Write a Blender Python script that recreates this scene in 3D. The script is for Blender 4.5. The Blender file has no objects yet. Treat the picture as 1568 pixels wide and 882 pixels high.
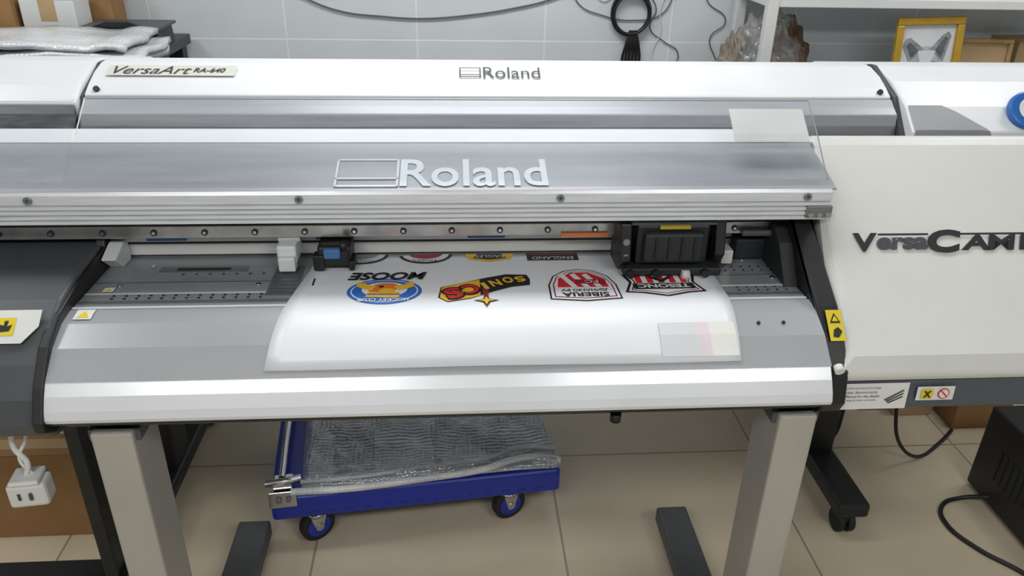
import bpy, bmesh, math, random
from mathutils import Vector, Matrix
random.seed(4)
H=1.98
sc=bpy.context.scene
try:
    sc.view_settings.view_transform='Standard'
except Exception: pass
col=sc.collection

# ---------------------------------------------------------------- materials
def lin(h):
    h=h.lstrip('#'); o=[]
    for i in (0,2,4):
        c=int(h[i:i+2],16)/255
        o.append(c/12.92 if c<=0.04045 else ((c+0.055)/1.055)**2.4)
    return o
def M(name,hexc,rough=.5,metal=0,var=.08,scale=6,bump=0,bscale=60,stretch=(1,1,1),coat=0):
    m=bpy.data.materials.new(name); m.use_nodes=True
    nt=m.node_tree; b=nt.nodes['Principled BSDF']
    c=lin(hexc)
    tc=nt.nodes.new('ShaderNodeTexCoord'); mp=nt.nodes.new('ShaderNodeMapping')
    mp.inputs['Scale'].default_value=stretch
    nt.links.new(tc.outputs['Object'],mp.inputs[0])
    n=nt.nodes.new('ShaderNodeTexNoise'); n.inputs['Scale'].default_value=scale; n.inputs['Detail'].default_value=5
    nt.links.new(mp.outputs[0],n.inputs['Vector'])
    r=nt.nodes.new('ShaderNodeValToRGB')
    r.color_ramp.elements[0].position=.3; r.color_ramp.elements[1].position=.7
    r.color_ramp.elements[0].color=[x*(1-var) for x in c]+[1]
    r.color_ramp.elements[1].color=[min(1,x*(1+var*.6)) for x in c]+[1]
    nt.links.new(n.outputs['Fac'],r.inputs[0]); nt.links.new(r.outputs[0],b.inputs['Base Color'])
    b.inputs['Roughness'].default_value=rough; b.inputs['Metallic'].default_value=metal
    if coat: b.inputs['Coat Weight'].default_value=coat
    if bump:
        n2=nt.nodes.new('ShaderNodeTexNoise'); n2.inputs['Scale'].default_value=bscale
        nt.links.new(tc.outputs['Object'],n2.inputs['Vector'])
        bp=nt.nodes.new('ShaderNodeBump'); bp.inputs['Strength'].default_value=bump; bp.inputs['Distance'].default_value=.01
        nt.links.new(n2.outputs['Fac'],bp.inputs['Height']); nt.links.new(bp.outputs[0],b.inputs['Normal'])
    return m
def tile_mat(name,c1,c2,mort,w,h,ox,oy,axis,rough,msize=.004):
    m=bpy.data.materials.new(name); m.use_nodes=True; nt=m.node_tree; b=nt.nodes['Principled BSDF']
    g=nt.nodes.new('ShaderNodeNewGeometry'); s=nt.nodes.new('ShaderNodeSeparateXYZ'); cb=nt.nodes.new('ShaderNodeCombineXYZ')
    nt.links.new(g.outputs['Position'],s.inputs[0])
    a=nt.nodes.new('ShaderNodeMath'); a.inputs[1].default_value=-ox; a2=nt.nodes.new('ShaderNodeMath'); a2.inputs[1].default_value=-oy
    nt.links.new(s.outputs[axis[0]],a.inputs[0]); nt.links.new(s.outputs[axis[1]],a2.inputs[0])
    nt.links.new(a.outputs[0],cb.inputs[0]); nt.links.new(a2.outputs[0],cb.inputs[1])
    t=nt.nodes.new('ShaderNodeTexBrick'); t.offset=0; t.inputs['Scale'].default_value=1
    t.inputs['Brick Width'].default_value=w; t.inputs['Row Height'].default_value=h; t.inputs['Mortar Size'].default_value=msize
    t.inputs['Mortar Smooth'].default_value=.2
    t.inputs['Color1'].default_value=lin(c1)+[1]; t.inputs['Color2'].default_value=lin(c2)+[1]; t.inputs['Mortar'].default_value=lin(mort)+[1]
    nt.links.new(cb.outputs[0],t.inputs['Vector'])
    n=nt.nodes.new('ShaderNodeTexNoise'); n.inputs['Scale'].default_value=5; n.inputs['Detail'].default_value=8
    nt.links.new(g.outputs['Position'],n.inputs['Vector'])
    mx=nt.nodes.new('ShaderNodeMixRGB'); mx.blend_type='MULTIPLY'; mx.inputs[0].default_value=.3
    rr=nt.nodes.new('ShaderNodeValToRGB'); rr.color_ramp.elements[0].color=(.8,.79,.77,1); rr.color_ramp.elements[0].position=.3; rr.color_ramp.elements[1].position=.7
    nt.links.new(n.outputs['Fac'],rr.inputs[0]); nt.links.new(t.outputs['Color'],mx.inputs[1]); nt.links.new(rr.outputs[0],mx.inputs[2])
    nt.links.new(mx.outputs[0],b.inputs['Base Color'])
    bp=nt.nodes.new('ShaderNodeBump'); bp.inputs['Strength'].default_value=.4; bp.inputs['Distance'].default_value=.003; bp.invert=True
    nt.links.new(t.outputs['Fac'],bp.inputs['Height']); nt.links.new(bp.outputs[0],b.inputs['Normal'])
    b.inputs['Roughness'].default_value=rough
    return m
def clear_mat(name,tint='ffffff',gloss=.05,fres=.2,milk=.06,rough=.12,bubbles=0):
    m=bpy.data.materials.new(name); m.use_nodes=True; nt=m.node_tree
    out=nt.nodes['Material Output']; nt.nodes.remove(nt.nodes['Principled BSDF'])
    tr=nt.nodes.new('ShaderNodeBsdfTransparent'); tr.inputs[0].default_value=lin(tint)+[1]
    gl=nt.nodes.new('ShaderNodeBsdfGlossy'); gl.inputs['Roughness'].default_value=rough
    df=nt.nodes.new('ShaderNodeBsdfDiffuse'); df.inputs[0].default_value=(.8,.82,.85,1)
    n=nt.nodes.new('ShaderNodeTexNoise'); n.inputs['Scale'].default_value=9; n.inputs['Detail'].default_value=6
    mr=nt.nodes.new('ShaderNodeMapRange'); mr.inputs[1].default_value=.35; mr.inputs[2].default_value=.75
    mr.inputs[3].default_value=milk*.5; mr.inputs[4].default_value=milk*1.8
    src=n.outputs['Fac']
    if bubbles:
        tc=nt.nodes.new('ShaderNodeTexCoord')
        v=nt.nodes.new('ShaderNodeTexVoronoi'); v.inputs['Scale'].default_value=bubbles; v.inputs['Randomness'].default_value=.25
        nt.links.new(tc.outputs['Object'],v.inputs['Vector'])
        bp=nt.nodes.new('ShaderNodeBump'); bp.inputs['Strength'].default_value=.9; bp.inputs['Distance'].default_value=.006; bp.invert=True
        nt.links.new(v.outputs['Distance'],bp.inputs['Height']); nt.links.new(bp.outputs[0],gl.inputs['Normal']); nt.links.new(bp.outputs[0],df.inputs['Normal'])
    nt.links.new(src,mr.inputs[0])
    m1=nt.nodes.new('ShaderNodeMixShader'); nt.links.new(mr.outputs[0],m1.inputs[0])
    nt.links.new(tr.outputs[0],m1.inputs[1]); nt.links.new(df.outputs[0],m1.inputs[2])
    lw=nt.nodes.new('ShaderNodeLayerWeight'); lw.inputs[0].default_value=.2
    ad=nt.nodes.new('ShaderNodeMath'); ad.operation='MULTIPLY_ADD'; ad.inputs[1].default_value=fres; ad.inputs[2].default_value=gloss
    nt.links.new(lw.outputs['Fresnel'],ad.inputs[0])
    m2=nt.nodes.new('ShaderNodeMixShader'); nt.links.new(ad.outputs[0],m2.inputs[0])
    nt.links.new(m1.outputs[0],m2.inputs[1]); nt.links.new(gl.outputs[0],m2.inputs[2])
    nt.links.new(m2.outputs[0],out.inputs[0])
    return m
def bubble_mat(name,hexa,hexb,scale=70,rough=.22):
    m=bpy.data.materials.new(name); m.use_nodes=True; nt=m.node_tree; b=nt.nodes['Principled BSDF']
    tc=nt.nodes.new('ShaderNodeTexCoord')
    v=nt.nodes.new('ShaderNodeTexVoronoi'); v.inputs['Scale'].default_value=scale; v.inputs['Randomness'].default_value=.3
    nt.links.new(tc.outputs['Object'],v.inputs['Vector'])
    bp=nt.nodes.new('ShaderNodeBump'); bp.inputs['Strength'].default_value=.7; bp.inputs['Distance'].default_value=.005; bp.invert=True
    nt.links.new(v.outputs['Distance'],bp.inputs['Height']); nt.links.new(bp.outputs[0],b.inputs['Normal'])
    n=nt.nodes.new('ShaderNodeTexNoise'); n.inputs['Scale'].default_value=4.5
    nt.links.new(tc.outputs['Object'],n.inputs['Vector'])
    r=nt.nodes.new('ShaderNodeValToRGB'); r.color_ramp.elements[0].position=.4; r.color_ramp.elements[1].position=.62
    r.color_ramp.elements[0].color=lin(hexa)+[1]; r.color_ramp.elements[1].color=lin(hexb)+[1]
    nt.links.new(n.outputs['Fac'],r.inputs[0]); nt.links.new(r.outputs[0],b.inputs['Base Color'])
    b.inputs['Roughness'].default_value=rough; b.inputs['Specular IOR Level'].default_value=.8
    return m
white=M('white_plastic','d6d8d9',.38,0,.04,5)
cream=M('cream_plastic','cdcdc8',.42,0,.04,4)
greyb=M('grey_cover','9a9ca0',.38,.12,.07,4,0,60,(.6,6,6))
dark=M('dark_grey_plastic','4a4d51',.5,0,.1,6,.05,200)
black=M('black_plastic','17181a',.45,0,.15,8)
inner=M('interior_black','202225',.6,0,.15,6)
alu=M('brushed_aluminium','dcdee1',.3,.3,.10,10,0,60,(1,14,14))
alud=M('aluminium_dark','85878b',.32,.6,.12,10)
plat=M('platen_metal','9c9ea2',.36,.4,.10,7,0,60,(1,6,1))
platd=M('platen_strip','74767a',.4,.5,.1,7)
apr=M('apron_silver','b0b2b6',.3,.4,.05,5)
lipm=M('lip_silver','e0e2e5',.28,.2,.04,5)
rail=M('rail_steel','bdbcb8',.22,.7,.2,20)
legm=M('leg_paint','aaa79f',.42,.15,.06,5)
footm=M('foot_grey','4d4f50',.5,0,.1,6)
paper=M('vinyl_paper','dde0e4',.36,0,.02,4)
ink=M('ink_black','1b1b1f',.5); red=M('ink_red','cc2028',.5); yel=M('ink_yellow','e6b32a',.5); blu=M('ink_blue','2a66b8',.5); org=M('ink_orange','d9762a',.5)
inkw=M('ink_white','dcdee0',.5); maroon=M('ink_maroon','8e2238',.5); greyi=M('ink_grey','8a8c92',.5)
pg=M('patch_grey','cdced1',.45); pp=M('patch_pink','d8cacf',.45); py_=M('patch_yellow','dadad3',.45)
warn=M('warning_yellow','d8c21c',.5); lab=M('label_white','d6d6d2',.5); textg=M('logo_grey','d6d9dc',.45); textd=M('text_dark','3c3f43',.5)
tape=M('tape_blue','3f6f9f',.6); otape=M('tape_orange','d07840',.6)
bluep=M('trolley_blue','1c2f9c',.35,0,.1,6); chrome=M('chrome','c8c8c8',.18,1,.05,5); rubber=M('rubber','1a1a1c',.7)
card=M('cardboard','9a744a',.85,0,.12,8); card2=M('cardboard_light','b59a74',.85,0,.1,8)
gold=M('gold_frame','c9a23a',.35,.5,.12,20); woodf=M('wood_frame','a98a5c',.6,0,.2,15)
plaster=M('shelf_white','d6d7d5',.5,0,.04,4)
acr=clear_mat('acrylic','f7fafc',.02,.25,.06,.08); bag=clear_mat('plastic_bag_clear','f0eee8',.06,.4,.22)
wrapc=clear_mat('bubble_film','f4f6f9',.16,.5,.26,.14,62)
bubw=bubble_mat('bubble_wrap_white','c4c7ca','dedfe0',60,.25)
bubg=bubble_mat('bubble_wrap_fold','a2a6ad','c9ccd0',60,.2)
brown=M('brown_goods','6a5040',.6,0,.3,12,.6,25)

# ---------------------------------------------------------------- helpers
def empty(name,loc):
    e=bpy.data.objects.new(name,None); e.location=loc; e.empty_display_size=.1; col.objects.link(e); return e
def link(o,parent):
    col.objects.link(o)
    if parent is not None:
        o.parent=parent; o.matrix_parent_inverse=Matrix.Translation(-parent.location)
    return o
def mesh(name,vs,fs,mat,parent=None,bevel=0,smooth=False,seg=2):
    me=bpy.data.meshes.new(name); me.from_pydata([tuple(v) for v in vs],[],fs); me.update()
    bm=bmesh.new(); bm.from_mesh(me); bmesh.ops.recalc_face_normals(bm,faces=bm.faces); bm.to_mesh(me); bm.free()
    me.materials.append(mat); o=bpy.data.objects.new(name,me)
    if smooth:
        for p in me.polygons: p.use_smooth=True
    link(o,parent)
    if bevel:
        b=o.modifiers.new('b','BEVEL'); b.width=bevel; b.segments=seg; b.limit_method='ANGLE'; b.angle_limit=math.radians(40)
    return o
def box(name,x0,x1,y0,y1,z0,z1,mat,parent=None,bevel=.003,rot=0):
    cx,cy=(x0+x1)/2,(y0+y1)/2
    vs=[]
    for z in (z0,z1):
        for x,y in ((x0,y0),(x1,y0),(x1,y1),(x0,y1)):
            dx,dy=x-cx,y-cy
            vs.append((cx+dx*math.cos(rot)-dy*math.sin(rot),cy+dx*math.sin(rot)+dy*math.cos(rot),z))
    return mesh(name,vs,[(0,1,2,3),(4,5,6,7),(0,1,5,4),(1,2,6,5),(2,3,7,6),(3,0,4,7)],mat,parent,bevel)
def prof(name,pts,x0,x1,mat,parent=None,bevel=.004,rel=True,seg=2):
    z=H if rel else 0; n=len(pts)
    vs=[(x0,a,b+z) for a,b in pts]+[(x1,a,b+z) for a,b in pts]
    fs=[tuple(range(n)),tuple(range(n,2*n))]+[(i,(i+1)%n,n+(i+1)%n,n+i) for i in range(n)]
    return mesh(name,vs,fs,mat,parent,bevel,seg=seg)
def strip(name,pts,x0,x1,mat,parent=None,th=.002,rel=True,nx=1,smooth=False):
    z=H if rel else 0; vs=[];fs=[]
    for a,b in pts:
        for i in range(nx+1): vs.append((x0+(x1-x0)*i/nx,a,b+z))
    w=nx+1
    for j in range(len(pts)-1):
        for i in range(nx): fs.append((j*w+i,j*w+i+1,(j+1)*w+i+1,(j+1)*w+i))
    o=mesh(name,vs,fs,mat,parent,0,smooth)
    if th:
        s=o.modifiers.new('s','SOLIDIFY'); s.thickness=th; s.offset=0
    return o
def cyl(name,p0,p1,r,mat,parent=None,n=24,r2=None,bevel=0):
    p0=Vector(p0);p1=Vector(p1);d=(p1-p0).normalized()
    a=d.orthogonal().normalized();b=d.cross(a); r2=r if r2 is None else r2
    vs=[];fs=[]
    for p,rr in ((p0,r),(p1,r2)):
        for i in range(n):
            t=2*math.pi*i/n; vs.append(p+a*rr*math.cos(t)+b*rr*math.sin(t))
    fs=[tuple(range(n)),tuple(range(n,2*n))]+[(i,(i+1)%n,n+(i+1)%n,n+i) for i in range(n)]
    o=mesh(name,vs,fs,mat,parent,bevel)
    for p in o.data.polygons:
        if len(p.vertices)==4: p.use_smooth=True
    return o
def tube(name,pts,r,mat,parent=None,cyclic=False):
    cu=bpy.data.curves.new(name,'CURVE'); cu.dimensions='3D'; cu.bevel_depth=r; cu.bevel_resolution=3; cu.use_fill_caps=True
    s=cu.splines.new('BEZIER'); s.bezier_points.add(len(pts)-1)
    for bp,p in zip(s.bezier_points,pts):
        bp.co=p; bp.handle_left_type=bp.handle_right_type='AUTO'
    s.use_cyclic_u=cyclic; cu.materials.append(mat)
    o=bpy.data.objects.new(name,cu); return link(o,parent)
def frame_(o,ax,ay):
    ax=Vector(ax).normalized(); ay=Vector(ay).normalized(); az=ax.cross(ay)
    m=Matrix((ax,ay,az)).transposed(); return Vector(o),m
def text(name,body,o,ax,ay,w,h,mat,parent=None,shear=0,bold=0,rot=0):
    cu=bpy.data.curves.new(name,'FONT'); cu.body=body; cu.shear=shear; cu.offset=bold; cu.resolution_u=4
    t=bpy.data.objects.new(name+'_t',cu); col.objects.link(t); bpy.context.view_layer.update()
    me=bpy.data.meshes.new_from_object(t.evaluated_get(bpy.context.evaluated_depsgraph_get()))
    bpy.data.objects.remove(t)
    xs=[v.co.x for v in me.vertices]; ys=[v.co.y for v in me.vertices]
    x0,x1,y0,y1=min(xs),max(xs),min(ys),max(ys)
    O,m=frame_(o,ax,ay); cr,sr=math.cos(rot),math.sin(rot)
    for v in me.vertices:
        a=((v.co.x-x0)/(x1-x0)-.5)*w; b=((v.co.y-y0)/(y1-y0)-.5)*h
        a,b=a*cr-b*sr,a*sr+b*cr
        v.co=O+m@Vector((a,b,0))
    me.materials.clear(); me.materials.append(mat); me.name=name
    ob=bpy.data.objects.new(name,me); link(ob,parent)
    return ob
def dec(name,pts,o,ax,ay,mat,parent=None,lift=0):
    O,m=frame_(o,ax,ay)
    vs=[O+m@Vector((a,b,lift)) for a,b in pts]
    me=bpy.data.meshes.new(name); me.from_pydata([tuple(v) for v in vs],[],[tuple(range(len(vs)))]); me.materials.append(mat)
    return link(bpy.data.objects.new(name,me),parent)
def ell(rx,ry,cx=0,cy=0,n=40,rot=0):
    c,s=math.cos(rot),math.sin(rot)
    return [(cx+rx*math.cos(t)*c-ry*math.sin(t)*s, cy+rx*math.cos(t)*s+ry*math.sin(t)*c) for t in [2*math.pi*i/n for i in range(n)]]
def rect(w,h,cx=0,cy=0): return [(cx-w/2,cy-h/2),(cx+w/2,cy-h/2),(cx+w/2,cy+h/2),(cx-w/2,cy+h/2)]
def ringrect(name,w,h,t,o,ax,ay,mat,parent,lift=.0003):
    for i,(a,b,c,d) in enumerate([(w,t,0,h/2-t/2),(w,t,0,-h/2+t/2),(t,h,-w/2+t/2,0),(t,h,w/2-t/2,0)]):
        dec(name+'_%d'%i,rect(a,b,c,d),o,ax,ay,mat,parent,lift)

# ---------------------------------------------------------------- room
wallm=tile_mat('wall_tile','d4dade','d2d8dc','e8ebec',.565,.30,-.72-.565*8,1.377-.3*6,(0,2),.18,.004)
floorm=tile_mat('floor_tile','cdc0a8','c9bba2','98897a',.83,.83,.35-.83*8,2.42-.83*8,(0,1),.22,.004)
plainw=M('painted_wall','cacdcd',.6,0,.04,2)
box('floor',-3.2,3.6,-2.2,3.62,-.1,0,floorm,None,0)
box('wall_back',-3.2,3.6,3.6,3.7,0,3,wallm,None,0)
box('wall_left',-3.3,-3.2,-2.2,3.7,0,3,plainw,None,0)
box('wall_right',3.6,3.7,-2.2,3.7,0,3,plainw,None,0)
box('wall_front',-3.3,3.7,-2.3,-2.2,0,3,plainw,None,0)
box('ceiling',-3.3,3.7,-2.3,3.7,3.0,3.1,plainw,None,0)

# ---------------------------------------------------------------- front printer
P=empty('large_format_printer',(0,1.6,0))
XL,XR=-.80,.78
prof('platen_bed',[(1.80,-.80),(1.490,-.80),(1.490,-.86),(1.80,-.86)],XL,XR,plat,P,.001)
box('platen_groove_rear',XL,XR,1.612,1.618,1.1795,1.1806,alud,P,0)
box('platen_groove_front',XL,XR,1.496,1.503,1.1795,1.1808,lipm,P,0)
box('platen_strip_mid',XL,XR,1.560,1.566,1.1795,1.1806,alu,P,0)
box('platen_front_band',XL,XR,1.515,1.530,1.1795,1.1804,platd,P,0)
AP=[(1.490,-.80),(1.445,-.807),(1.39,-.832),(1.335,-.876)]
strip('apron_curve',[(a,b-.001) for a,b in AP],XL-.003,XR+.002,apr,P,.002)
prof('apron_lip',[(1.335,-.8765),(1.318,-.899),(1.303,-.924),(1.297,-.940),(1.300,-.950),(1.32,-.950),(1.345,-.93),(1.35,-.875)],XL-.008,XR+.001,lipm,P,.002)
prof('apron_edge_trim',[(1.301,-.950),(1.308,-.960),(1.36,-.960),(1.36,-.94),(1.32,-.949)],XL-.008,XR+.001,black,P,.001)
prof('chassis_beam',[(1.48,-.862),(1.40,-.91),(1.37,-.945),(1.37,-1.01),(1.95,-1.01),(1.95,-.862)],-1.3,1.5,dark,P,.004)
def dots(name,xs,ys,r,mat,z=1.1812):
    vs=[];fs=[]
    for x in xs:
        for y in ys:
            b=len(vs)
            for i in range(8):
                t=math.pi*i/4; vs.append((x+r*math.cos(t),y+r*math.sin(t),z))
            fs.append(tuple(range(b,b+8)))
    me=bpy.data.meshes.new(name); me.from_pydata(vs,[],fs); me.materials.append(mat); link(bpy.data.objects.new(name,me),P)
dots('vacuum_holes_left',[-.735+.026*i for i in range(13)],[1.538,1.551],.0035,black)
dots('vacuum_holes_left_rear',[-.62+.03*i for i in range(7)],[1.655],.0035,black)
dots('vacuum_holes_right',[.64+.022*i for i in range(6)],[1.538,1.553,1.64,1.66],.003,black)
box('platen_slot',-.64,-.52,1.675,1.688,1.1800,1.1812,black,P,0)
box('platen_insert_plate',-.68,-.48,1.665,1.698,1.1798,1.1806,alud,P,0)
box('cutter_channel',-.415,-.35,1.545,1.69,1.1795,1.1815,platd,P,0)
for i in range(7): box('cutter_channel_rib_%d'%i,-.41,-.355,1.555+.018*i,1.559+.018*i,1.181,1.183,dark,P,0)
for i,(x,y) in enumerate([(-.70,1.70),(-.74,1.60),(-.44,1.60),(.70,1.70),(.74,1.6)]):
    cyl('platen_screw_%d'%i,(x,y,1.18),(x,y,1.1825),.006,chrome,P,12)
for i,x in enumerate((.645,.70)): cyl('apron_screw_%d'%i,(x,1.42,1.160),(x,1.418,1.1645),.004,black,P,12)
# hood
prof('hood_body',[(1.632,-.600),(1.80,-.536),(1.858,-.526),(1.975,-.57),(1.99,-.92),(1.83,-.92),(1.81,-.66),(1.64,-.655)],-1.42,.862,white,P,.003)
strip('hood_grey_panel',[(1.612,-.586),(1.70,-.559),(1.79,-.534)],-1.42,.855,greyb,P,.004)
strip('hood_white_edge',[(1.79,-.533),(1.83,-.524),(1.862,-.522)],-1.42,.865,white,P,.006)
pts=[(1.612,-.584),(1.607,-.592),(1.604,-.611)]
z=-.611
for i in range(4):
    pts+=[(1.609,z-.001),(1.609,z-.003),(1.604,z-.0045),(1.603,z-.0105)]; z-=.011
pts+=[(1.61,-.658),(1.68,-.658),(1.68,-.60)]
prof('beam_extrusion',pts,-1.42,.845,alu,P,0)
for i,x in enumerate((-.888,-.332,.231,.788)):
    cyl('beam_screw_%d'%i,(x,1.606,H-.601),(x,1.600,H-.600),.0085,alud,P,18)
    cyl('beam_screw_hex_%d'%i,(x,1.6005,H-.600),(x,1.5995,H-.600),.004,textd,P,6)
box('beam_end_clamp',.79,.85,1.599,1.61,H-.650,H-.622,alud,P,.002)
for i in range(3): cyl('clamp_screw_%d'%i,(.80+.02*i,1.60,H-.642),(.80+.02*i,1.594,H-.642),.006,chrome,P,10)
box('guide_rail',-1.40,.80,1.695,1.715,H-.728,H-.698,rail,P,.002)
for i in range(19):
    x=-1.0+.1125*i-.02
    if .37<x<.62: continue
    cyl('rail_bolt_%d'%i,(x,1.698,H-.713),(x,1.692,H-.713),.0075,textd,P,12)
    cyl('rail_bolt_core_%d'%i,(x,1.693,H-.713),(x,1.6905,H-.713),.0038,chrome,P,8)
box('rail_support',-1.40,.80,1.716,1.81,H-.735,H-.66,inner,P,0)
box('back_plate_upper',-.79,.80,1.745,1.751,H-.757,H-.734,white,P,0)
box('back_plate_gap',-.79,.80,1.748,1.753,H-.764,H-.757,inner,P,0)
box('back_plate_lower',-.79,.80,1.751,1.785,H-.793,H-.764,cream,P,0)
box('interior_back',-1.40,.86,1.785,1.83,H-.86,H-.66,inner,P,0)
for i,(a,b) in enumerate([(-.72,-.63),(-.33,-.245),(.03,.12)]): box('blue_tape_%d'%i,a,b,1.738,1.7445,H-.752,H-.738,tape,P,0)
box('orange_tape',.25,.36,1.690,1.694,H-.731,H-.720,otape,P,0)
def clamp(px):
    box('pinch_roller_body',px-.022,px+.022,1.66,1.74,1.20,1.245,white,P,.005)
    box('pinch_roller_lever',px-.018,px+.02,1.645,1.675,1.187,1.222,white,P,.004)
    box('pinch_roller_top',px-.026,px+.026,1.70,1.74,1.238,1.252,cream,P,.004)
    cyl('pinch_roller_wheel',(px-.016,1.665,1.190),(px+.016,1.665,1.190),.009,cream,P,16)
clamp(-.385)
prof('left_white_bracket',[(1.66,-.765),(1.72,-.745),(1.745,-.745),(1.745,-.80),(1.70,-.80)],-.798,-.765,white,P,.003)
box('cutter_body',-.315,-.24,1.655,1.735,1.195,1.245,black,P,.006)
box('cutter_blue_cap',-.30,-.262,1.645,1.668,1.218,1.242,tape,P,.004)
cyl('cutter_knob',(-.255,1.66,1.235),(-.255,1.66,1.255),.009,black,P,16)
box('cutter_foot',-.325,-.30,1.65,1.68,1.187,1.225,black,P,.003)
box('cutter_foot_right',-.245,-.232,1.65,1.70,1.187,1.21,black,P,.003)
# print carriage
box('carriage_core',.415,.585,1.625,1.74,1.205,1.305,black,P,.006)
box('carriage_front_cover',.43,.57,1.608,1.63,1.215,1.29,inner,P,.008)
for i in range(4): box('carriage_rib_%d'%i,.455+.03*i,.460+.03*i,1.604,1.612,1.225,1.282,black,P,.001)
prof('carriage_left_ear',[(1.62,-.67),(1.70,-.67),(1.72,-.79),(1.64,-.79),(1.60,-.755)],.375,.400,black,P,.004)
prof('carriage_right_ear',[(1.63,-.66),(1.70,-.66),(1.72,-.785),(1.64,-.785),(1.61,-.745)],.598,.622,black,P,.004)
box('carriage_base',.385,.615,1.60,1.73,1.188,1.207,inner,P,.004)
box('carriage_top_plate',.40,.60,1.625,1.74,1.303,1.312,dark,P,.003)
box('carriage_label',.465,.535,1.616,1.6245,1.298,1.306,M('old_label','a39128',.5),P,0)
cyl('carriage_roller',(.52,1.595,1.193),(.538,1.595,1.193),.011,cream,P,18)
for i,x in enumerate((.40,.46,.575)): cyl('carriage_knob_%d'%i,(x,1.60,1.197),(x,1.588,1.197),.009,black,P,14)
cyl('carriage_screw_a',(.388,1.615,1.27),(.388,1.607,1.27),.008,alud,P,12)
cyl('carriage_screw_b',(.388,1.61,1.235),(.388,1.603,1.235),.007,alud,P,12)
box('right_pinch_roller',.632,.66,1.655,1.70,1.19,1.225,cream,P,.004)
box('capping_station',.68,.775,1.70,1.742,1.181,1.235,inner,P,.004)
box('capping_top',.68,.76,1.67,1.69,1.255,1.268,dark,P,.003)
# left end unit
prof('left_end_unit',[(1.81,-.745),(1.72,-.745),(1.56,-.752),(1.48,-.768),(1.42,-.80),(1.36,-.85),(1.325,-.91),(1.315,-.965),(1.335,-1.005),(1.38,-1.02),(1.95,-1.02),(1.95,-.745)],-1.42,XL-.006,dark,P,.010,seg=4)
prof('left_inner_cheek',[(1.79,-.70),(1.73,-.70),(1.70,-.75),(1.56,-.762),(1.45,-.785),(1.38,-.822),(1.325,-.88),(1.288,-.94),(1.290,-.965),(1.33,-.99),(1.79,-.99)],-.822,XL-.0005,black,P,.004)
box('left_end_strip',-1.40,-.83,1.735,1.745,1.236,1.262,dark,P,.002)
sl=Vector((0,.06,.047)).normalized()
o=Vector((-.900,1.420,H-.801))
dec('warning_plate',[(-.13,-.036),(.045,-.036),(.072,.0),(.072,.036),(-.13,.036)],o,(1,0,0),sl,lab,P,.009)
dec('warning_plate_yellow',rect(.064,.038,-.005,.0),o,(1,0,0),sl,warn,P,.010)
dec('warning_plate_triangle',[(-.032,-.014),(-.006,-.014),(-.019,.014)],o,(1,0,0),sl,ink,P,.0105)
dec('warning_plate_triangle_in',[(-.027,-.011),(-.011,-.011),(-.019,.008)],o,(1,0,0),sl,warn,P,.0109)
dec('warning_plate_hand',[(.000,-.012),(.018,-.010),(.022,.004),(.012,.0),(.014,.012),(.006,.012),(.006,.002),(-.002,.004)],o,(1,0,0),sl,ink,P,.0108)
for i,(x,y,w,zz,ayv) in enumerate([(-.765,1.472,.036,1.1785,(0,.988,.155)),(-.755,1.578,.022,1.181,(0,1,0))]):
    dec('hazard_sticker_%d'%i,rect(w,w*.9),(x,y,zz),(1,0,0),ayv,lab,P,.0015)
    dec('hazard_triangle_%d'%i,[(-w*.35,-w*.3),(w*.35,-w*.3),(0,w*.32)],(x,y,zz),(1,0,0),ayv,warn,P,.002)
# right cover
cov=[(1.350,-.928),(1.342,-.908),(1.362,-.871),(1.79,-.538),(1.815,-.524),(1.835,-.528),(1.975,-.60),(1.98,-.928)]
n=len(cov); inset=[0,0,.035,.068,.07,.072,.072,.03]
mesh('right_cover',[(.800+inset[i],a,b+H) for i,(a,b) in enumerate(cov)]+[(1.62,a,b+H) for a,b in cov],
     [tuple(range(n)),tuple(range(n,2*n))]+[(i,(i+1)%n,n+(i+1)%n,n+i) for i in range(n)],cream,P,.008,seg=4)
prof('right_cheek',[(1.83,-.56),(1.68,-.655),(1.55,-.735),(1.45,-.795),(1.395,-.842),(1.345,-.90),(1.33,-.97),(1.345,-1.0),(1.80,-1.0),(1.80,-.56)],XR+.002,.83,black,P,.004)
prof('right_inner_plate',[(1.80,-.66),(1.72,-.665),(1.62,-.72),(1.55,-.80),(1.80,-.80)],XR-.03,XR+.004,inner,P,.003)
prof('right_base',[(1.358,-.93),(1.353,-1.0),(1.38,-1.02),(1.95,-1.02),(1.95,-.93)],.80,1.62,M('base_grey','4b5157',.5),P,.006)
box('right_base_foot',.90,1.0,1.40,1.48,.935,.962,black,P,.01)
cyl('cover_hinge_cap',(.798,1.340,1.100),(.798,1.326,1.094),.010,lab,P,20)
csl=Vector((0,.428,.333)).normalized()
oc=Vector((1.125,1.578,H-.703))
cn=Vector((1,0,0)).cross(csl)
text('cover_lettering_v','V',oc+Vector((-.190,0,0))+cn*.004+csl*-.001,(1,0,0),csl,.058,.048,ink,P,shear=.2,bold=.04)
text('cover_lettering_ersa','ersa',oc+Vector((-.108,0,0))+cn*.004+csl*-.005,(1,0,0),csl,.122,.032,textd,P,shear=.25,bold=.045)
text('cover_lettering_c','C',oc+Vector((-.005,0,0))+cn*.0046,(1,0,0),csl,.088,.060,ink,P,shear=.25,bold=.05)
for i,(ch,x_,w_) in enumerate((('A',.062,.070),('M',.130,.080),('M',.206,.080))):
    text('cover_lettering_d%d'%i,ch,oc+Vector((x_,0,0))+cn*.004+csl*-.004,(1,0,0),csl,w_,.040,ink,P,shear=.25,bold=.035)
for i,(a,b) in enumerate(((-.160,-.040),(.03,.25))): dec('cover_lettering_bar_%d'%i,rect(b-a,.005,(a+b)/2,.0185),oc,(1,0,0),csl,ink,P,.0042)
by=1.3535
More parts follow.
